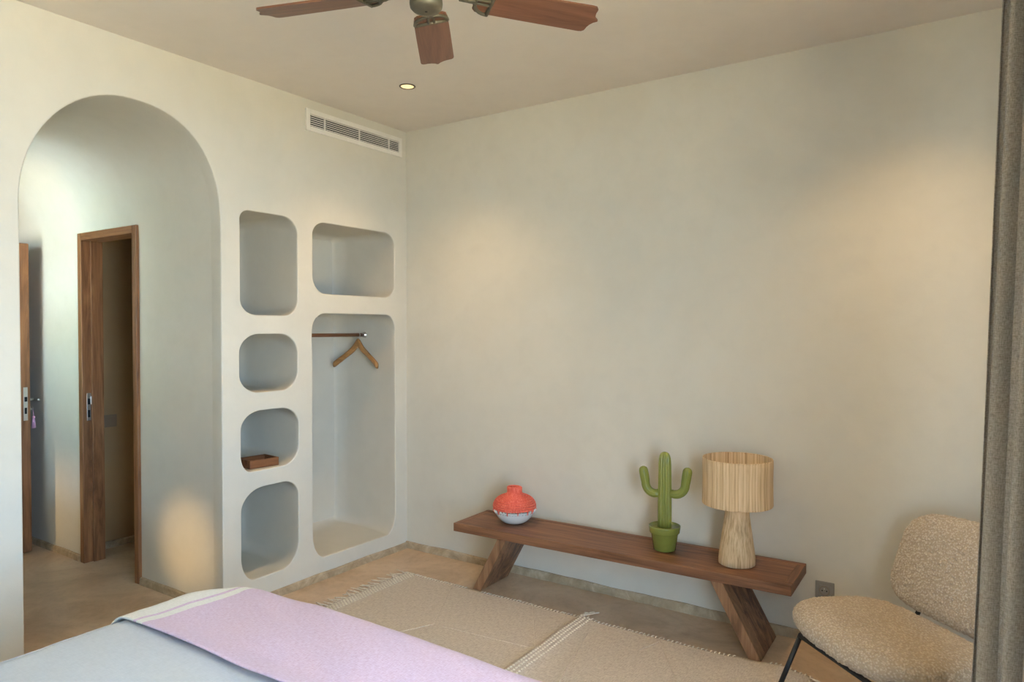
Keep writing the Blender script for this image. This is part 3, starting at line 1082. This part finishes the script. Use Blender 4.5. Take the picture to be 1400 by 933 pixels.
def rug_details(t, P, W_, L_, zig, left_tassels, right_tassels, band_left, band_right, seed):
    rg = random.Random(seed)
    # overcast edge stitches along the wall side
    mb = MB()
    k = int(W_ / 0.019)
    for i in range(k):
        u = (i + .5) / k
        wx = t.location.x + P(u, 1)[0]
        if 0.79 < wx < 0.90 or 2.29 < wx < 2.42:
            continue
        a, b = Vector(P(u, 0.988, 0.003)), Vector(P(u, 1.0, 0.002))
        d = Vector((rg.uniform(-.006, .006), rg.uniform(.006, .014), -0.004))
        mb.tube([a, b, b + d], 0.0031, 5)
    o = mb.build('edge_stitches', 'rug_cord', t, True)
    o['kind'] = 'stuff'
    # raised diamond lines
    mb = MB()
    for (u0, v0, u1, v1) in zig:
        pts = [P(u0 + (u1 - u0) * j / 24, v0 + (v1 - v0) * j / 24, 0.0012) for j in range(25)]
        mb.tube(pts, 0.0023, 6)
    o = mb.build('raised_lines', 'rug_line', t, True)
    o['kind'] = 'stuff'
    for nm, (u0, u1) in (('knot_band', band_left), ('knot_band', band_right)):
        if u0 is None:
            continue
        mb = MB()
        nr = max(2, int((u1 - u0) * W_ / 0.017))
        nv = int(L_ / 0.019)
        for i in range(nr):
            for j in range(nv):
                u = u0 + (u1 - u0) * (i + .5) / nr
                v = (j + (.5 if i % 2 else 0) + .25) / nv
                if v > 0.995:
                    continue
                x, y, z = P(u, v, 0.0005)
                mb.lathe([(0.0066, 0), (0.0058, 0.003), (0.002, 0.005)], 6, c=(x, y, z), cap0=False)
        o = mb.build(nm, 'rug_cord', t, True)
        o['kind'] = 'stuff'
    for side in (left_tassels, right_tassels):
        if side is None:
            continue
        u, sgn = side
        mb = MB()
        nt = int(L_ / 0.031)
        for j in range(nt):
            v = (j + .5) / nt
            p = Vector(P(u, v, 0.001))
            ln = rg.uniform(.05, .085)
            an = rg.uniform(-.7, .7)
            q = p
            pts = [p - Vector((sgn * 0.01, 0, 0))]
            for s in range(1, 7):
                an += rg.uniform(-.25, .25)
                q = q + Vector((sgn * math.cos(an), math.sin(an), 0)) * (ln / 6)
                q.z = 0.0062 + 0.002 * rg.random()
                pts.append(q.copy())
            mb.tube(pts, [0.0035, 0.0042, 0.0036, 0.0034, 0.0034, 0.0036, 0.0028], 6)
            kn = pts[2]
            mb.lathe([(0.001, -0.004), (0.0058, -0.001), (0.0058, 0.002), (0.001, 0.005)], 7, c=tuple(kn))
        o = mb.build('tassels', 'rug_cord', t, True)
        o['kind'] = 'stuff'


RY0, RY1 = -1.62, -0.374
rw1 = 1.53 - 0.335
r1, P1 = rug('woven_rug', 'oatmeal woven rug with tasselled end beside the niche wall', 0.335, 1.525, RY0, RY1, 3.1, 0.012)
rug_details(r1, P1, rw1, RY1 - RY0, [(0.30, 1.0, 0.52, 0.62), (0.52, 0.62, 0.33, 0.25), (0.75, 1.0, 0.985, 0.66), (0.985, 0.66, 0.55, 0.62)], (0.0, -1), None, (0.015, 0.075), (None, None), 5)
r2, P2 = rug('woven_rug', 'oatmeal woven rug with knotted band reaching under the boucle chair', 1.505, 2.60, RY0, RY1, 8.4, 0.012, True)
rug_details(r2, P2, 1.055, RY1 - RY0, [(0.11, 0.88, 0.22, 0.50), (0.40, 0.97, 0.66, 0.62), (0.40, 0.97, 0.36, 0.86)], None, (1.0, 1), (0.006, 0.066), (None, None), 6)
mb = MB()                                   # loose corner tassels of the second rug
for dx, dy in ((0.012, 0.075), (0.035, 0.08), (-0.012, 0.05)):
    b0 = Vector(P2(0.02, 0.995, 0.002))
    mb.tube([b0, b0 + Vector((dx * .4, dy * .35, -0.001)), b0 + Vector((dx, dy * .8, -0.001)), b0 + Vector((dx + .012, dy, -0.002))], [0.004, 0.0045, 0.004, 0.003], 7)
o = mb.build('corner_tassels', 'rug_cord', r2, True)

# ------------------------------------------------------------------ bed
BXA, BXB, BYF, BZT = 1.035, 2.56, -1.99, 0.610     # outer faces of the made bed, foot end at BYF
ER = 0.10
CR = 0.13
bed = thing('bed', 'bed dressed in white cotton in front of the rug', 'bed', ((BXA + BXB) / 2, -3.0, 0))
bx('base', -0.62, 0.62, -1.00, 0.86, 0.10, 0.30, 'mattress', bed, 0.01)
bx('mattress', -0.63, 0.63, -1.00, 0.87, 0.30, 0.585, 'mattress', bed, 0.05)
for sx in (-1, 1):
    for sy in (-0.9, 0.78):
        MB().lathe([(0.02, 0), (0.03, 0.10)], 16, c=(sx * 0.55, sy, 0)).build('leg', 'walnut_z', bed, True)


def drape(x, y, off=0.0):
    """cloth laid over the bed: flat coordinates in metres -> position on rounded bed surface"""
    xi0, xi1, yi1 = BXA + ER + CR, BXB - ER - CR, BYF - ER - CR
    cx = min(max(x, xi0), xi1)
    cy = min(y, yi1)
    d = Vector((x - cx, y - cy, 0))
    L_ = d.length
    if L_ > 1e-9:                       # rounded plan corner
        e0 = d / L_
        k = min(L_, CR)
        cx += e0.x * k
        cy += e0.y * k
        L_ -= k
        d = e0 * L_
    r = ER + off
    if L_ < 1e-9:
        p = Vector((cx, cy, BZT + off))
    else:
        e = d / L_
        th = min(L_ / ER, PI / 2)
        p = Vector((cx, cy, BZT - ER)) + e * (r * math.sin(th)) + Vector((0, 0, r * math.cos(th)))
        rest = L_ - ER * PI / 2
        if rest > 0:
            p.z -= rest
    return p


def cloth(name, x0, x1, y0, y1, nx, ny, off, mat, wr, parent=None, hem=None):
    V, F, UV = [], [], []
    for i in range(nx + 1):
        for j in range(ny + 1):
            x = x0 + (x1 - x0) * i / nx
            y = y0 + (y1 - y0) * j / ny
            p = drape(x, y, off)
            h = wr(x, y)
            dx = (drape(x + .004, y, off) - drape(x - .004, y, off))
            dy = (drape(x, y + .004, off) - drape(x, y - .004, off))
            nn = dx.cross(dy)
            if nn.length > 1e-12:
                p = p + nn.normalized() * h
            V.append(p)
            UV.append((x - x0, y - y0))
    for i in range(nx):
        for j in range(ny):
            a = i * (ny + 1) + j
            F.append((a, a + ny + 1, a + ny + 2, a + 1))
    return mesh(name, V, F, mat, parent, True, uv=UV)


def wr_duvet(x, y):
    q = Vector((x * 2.0, y * 2.0, 3))
    w = 0.010 * noise.noise(q) + 0.004 * noise.noise(Vector((x * 3.2 + y * 9, y * 2.0 - x * 3, 5)))
    # long soft creases
    w += 0.0035 * max(0, noise.noise(Vector((x * 3 + y * 1.5, y * 16 + x * 5, 9))))
    return w - 0.010 * math.exp(-((x - BXA - 0.0) / 0.25) ** 2) * 0


dv = cloth('duvet', BXA - 0.22, BXB + 0.22, -4.05, BYF + 0.22, 130, 150, 0.0, 'duvet', wr_duvet)
tag(dv, 'white cotton duvet spread over the bed', 'duvet')
so = dv.modifiers.new('thickness', 'SOLIDIFY')
so.thickness = 0.012
so.offset = -1
# sewn piping seam near the edge of the duvet top
mb = MB()
pts = []
for j in range(90):
    y = -3.95 + (BYF - 0.03 + 3.95) * j / 89
    x = BXA + 0.055 + 0.004 * math.sin(y * 6)
    p = drape(x, y, 0.0)
    pts.append(p + Vector((-0.3, 0, 0.95)) * (wr_duvet(x, y) + 0.0005))
mb.tube(pts, 0.0016, 6)
mb.build('piping', 'duvet', dv, True)

TY0 = -2.425
TX0, TX1 = BXA - 0.10, BXB + 0.02
TLEN = TX1 - TX0
THROW_PALE = [(-1.0, 0.245), (0.260, 0.292), (TLEN - 0.245, TLEN - 0.215), (TLEN - 0.20, TLEN + 1)]
M['throw'] = mk_throw()


def wr_throw(x, y):
    w = wr_duvet(x, y) + 0.004 + 0.003 * noise.noise(Vector((x * 5, y * 5, 1)))
    w += 0.005 * max(0, noise.noise(Vector((x * 2.2 - 1, y * 9 + x * 3, 2))))
    e = max(0.0, 1 - (y - TY0) / 0.07)
    w += 0.012 * e * max(0, math.sin((x - BXA) * 2.6)) ** 1.0 * (1 if BXA + .05 < x < BXB - .1 else 0.2)
    return w


tw = cloth('bed_throw', TX0, TX1, TY0, BYF + 0.10, 140, 70, 0.004, M['throw'], wr_throw)
tag(tw, 'pink woven throw with pale striped ends across the foot of the bed', 'throw')
so = tw.modifiers.new('thickness', 'SOLIDIFY')
so.thickness = 0.005
so.offset = 1

# ------------------------------------------------------------------ boucle chair
CHX, CHY, CHR = 2.910, -0.655, R(-43.5)
ch = thing('lounge_chair', 'cream boucle lounge chair on thin black metal legs beside the curtain', 'chair', (CHX, CHY, 0), CHR)


def superr(th, a, b, n):
    c, s_ = abs(math.cos(th)), abs(math.sin(th))
    return (((c / a) ** n + (s_ / b) ** n)) ** (-1 / n)


def pad(name, a, b, nexp, tk, shape, ex, nth=560, nr=84, parent=None):
    """upholstered pad: local (p, q) plane, thickness along w; shape maps (p,q,w)->xyz"""
    V, F = [], []
    for side in (1, -1):
        for i in range(nr + 1):
            t = i / nr
            rho = math.sin(t * PI / 2)
            w = side * tk * max(0.0, 1 - rho ** ex) ** 0.5
            for k in range(nth):
                th = 2 * PI * k / nth
                r = superr(th, a, b, nexp) * rho
                V.append(Vector(shape(r * math.cos(th), r * math.sin(th), w)))
    n1 = (nr + 1) * nth
    for i in range(nr):
        for k in range(nth):
            l = (k + 1) % nth
            q = (i * nth + k, (i + 1) * nth + k, (i + 1) * nth + l, i * nth + l)
            F.append(q)
            F.append(tuple(n1 + j for j in reversed(q)))
    bm = bmesh.new()
    vs = [bm.verts.new(v) for v in V]
    for f in F:
        try:
            bm.faces.new([vs[j] for j in f])
        except ValueError:
            pass
    bmesh.ops.remove_doubles(bm, verts=bm.verts, dist=1e-5)
    bm.normal_update()
    for v in bm.verts:
        d = noise.voronoi(v.co * 75, distance_metric='DISTANCE')[0][0]
        e = noise.noise(v.co * 60)
        v.co += v.normal * (0.0062 * (0.45 - d) + 0.0030 * e)
    for f in bm.faces:
        f.smooth = True
    me = bpy.data.meshes.new(name)
    bm.to_mesh(me)
    bm.free()
    me.materials.append(M['boucle'])
    return link(bpy.data.objects.new(name, me), parent)


def seat_shape(p, q, w):
    # p: width, q: depth (front negative)
    z = 0.343 - 0.10 * (q + 0.05) - 0.10 * max(0, -q - 0.16) ** 1.2 + 0.55 * max(0, abs(p) - 0.05) ** 2 * (0.6 + q)
    return (p, q, z + w)


def back_shape(p, q, w):
    # q: up the back, w: thickness along backward normal
    lean = R(20)
    wrap = -0.30 * p * p
    y = 0.315 + (q + 0.17) * math.sin(lean) + wrap - w * math.cos(lean)
    z = 0.533 + q * math.cos(lean) - w * math.sin(lean)
    return (p, y, z)


pad('seat', 0.312, 0.272, 3.2, 0.068, seat_shape, 4.6, parent=ch)
pad('backrest', 0.350, 0.198, 4.2, 0.040, back_shape, 5.0, parent=ch)
for s in (-1, 1):
    MB().tube([(s * 0.235, -0.195, 0.285), (s * 0.275, -0.285, 0.017 if s < 0 else 0.0)], 0.0095, 12).build('leg', 'black_metal', ch, True)
    MB().tube([(s * 0.235, 0.20, 0.265), (s * 0.275, 0.31, 0.0)], 0.0095, 12).build('leg', 'black_metal', ch, True)
    MB().tube([(s * 0.235, -0.195, 0.285), (s * 0.235, 0.20, 0.265)], 0.0095, 12).build('side_rail', 'black_metal', ch, True)
    MB().tube([(s * 0.21, 0.16, 0.272), (s * 0.21, 0.30, 0.320), (s * 0.21, 0.345, 0.40), (s * 0.21, 0.40, 0.56)], 0.0095, 12).build('back_support', 'black_metal', ch, True)
MB().tube([(-0.235, -0.200, 0.281), (0.235, -0.200, 0.281)], 0.0095, 12).build('front_rail', 'black_metal', ch, True)
MB().tube([(-0.235, 0.20, 0.265), (0.235, 0.20, 0.265)], 0.0095, 12).build('rear_rail', 'black_metal', ch, True)

# ------------------------------------------------------------------ curtain
CZ0, CZ1 = 0.02, 2.72
V, F, UV = [], [], []
ns, nz = 360, 60
path = []
for i in range(ns + 1):
    s = i / ns
    y = -1.235 - 0.85 * s
    yd = s * 0.85
    xc = 3.257 + 0.75 * min(yd, 0.30) ** 2 + 0.2 * max(0.0, yd - 0.30)
    ph = 2 * PI * yd / 0.140
    path.append((xc, y, ph))
acc = 0.0
prev = None
for i, (xc, y, ph) in enumerate(path):
    a = 0.076
    for j in range(nz + 1):
        t = j / nz
        z = CZ0 + (CZ1 - CZ0) * t
        amp = a * (1.12 - 0.30 * t) * (1 + 0.10 * noise.noise(Vector((i * 0.03, t * 1.5, 2))))
        lean = 0.030 * (0.5 - t) * 2
        sl = math.sin(ph + 0.25 * noise.noise(Vector((t * 2, i * 0.01, 7))))
        x = xc - amp * math.cos(ph + 0.2 * (t - .5)) - lean
        yy = y + 0.030 * math.sin(2 * ph) * 0.8
        V.append((x, yy, z))
    if prev is not None:
        acc += math.hypot(xc - a * math.cos(ph) - prev[0], y - prev[1])
    prev = (xc - a * math.cos(ph), y)
    for j in range(nz + 1):
        UV.append((acc, CZ0 + (CZ1 - CZ0) * j / nz))
for i in range(ns):
    for j in range(nz):
        b = i * (nz + 1) + j
        F.append((b, b + nz + 1, b + nz + 2, b + 1))
cu = mesh('curtain', V, F, 'linen', None, True, uv=UV)
tag(cu, 'heavy grey linen curtain hanging in deep folds beside the chair', 'curtain')
so = cu.modifiers.new('thickness', 'SOLIDIFY')
so.thickness = 0.0025
tk = bx('curtain_track', 3.30, 3.36, -3.7, -1.15, 2.72, 2.75, 'trim_white', None, 0.002)
tag(tk, 'slim ceiling track carrying the grey curtain', 'track')
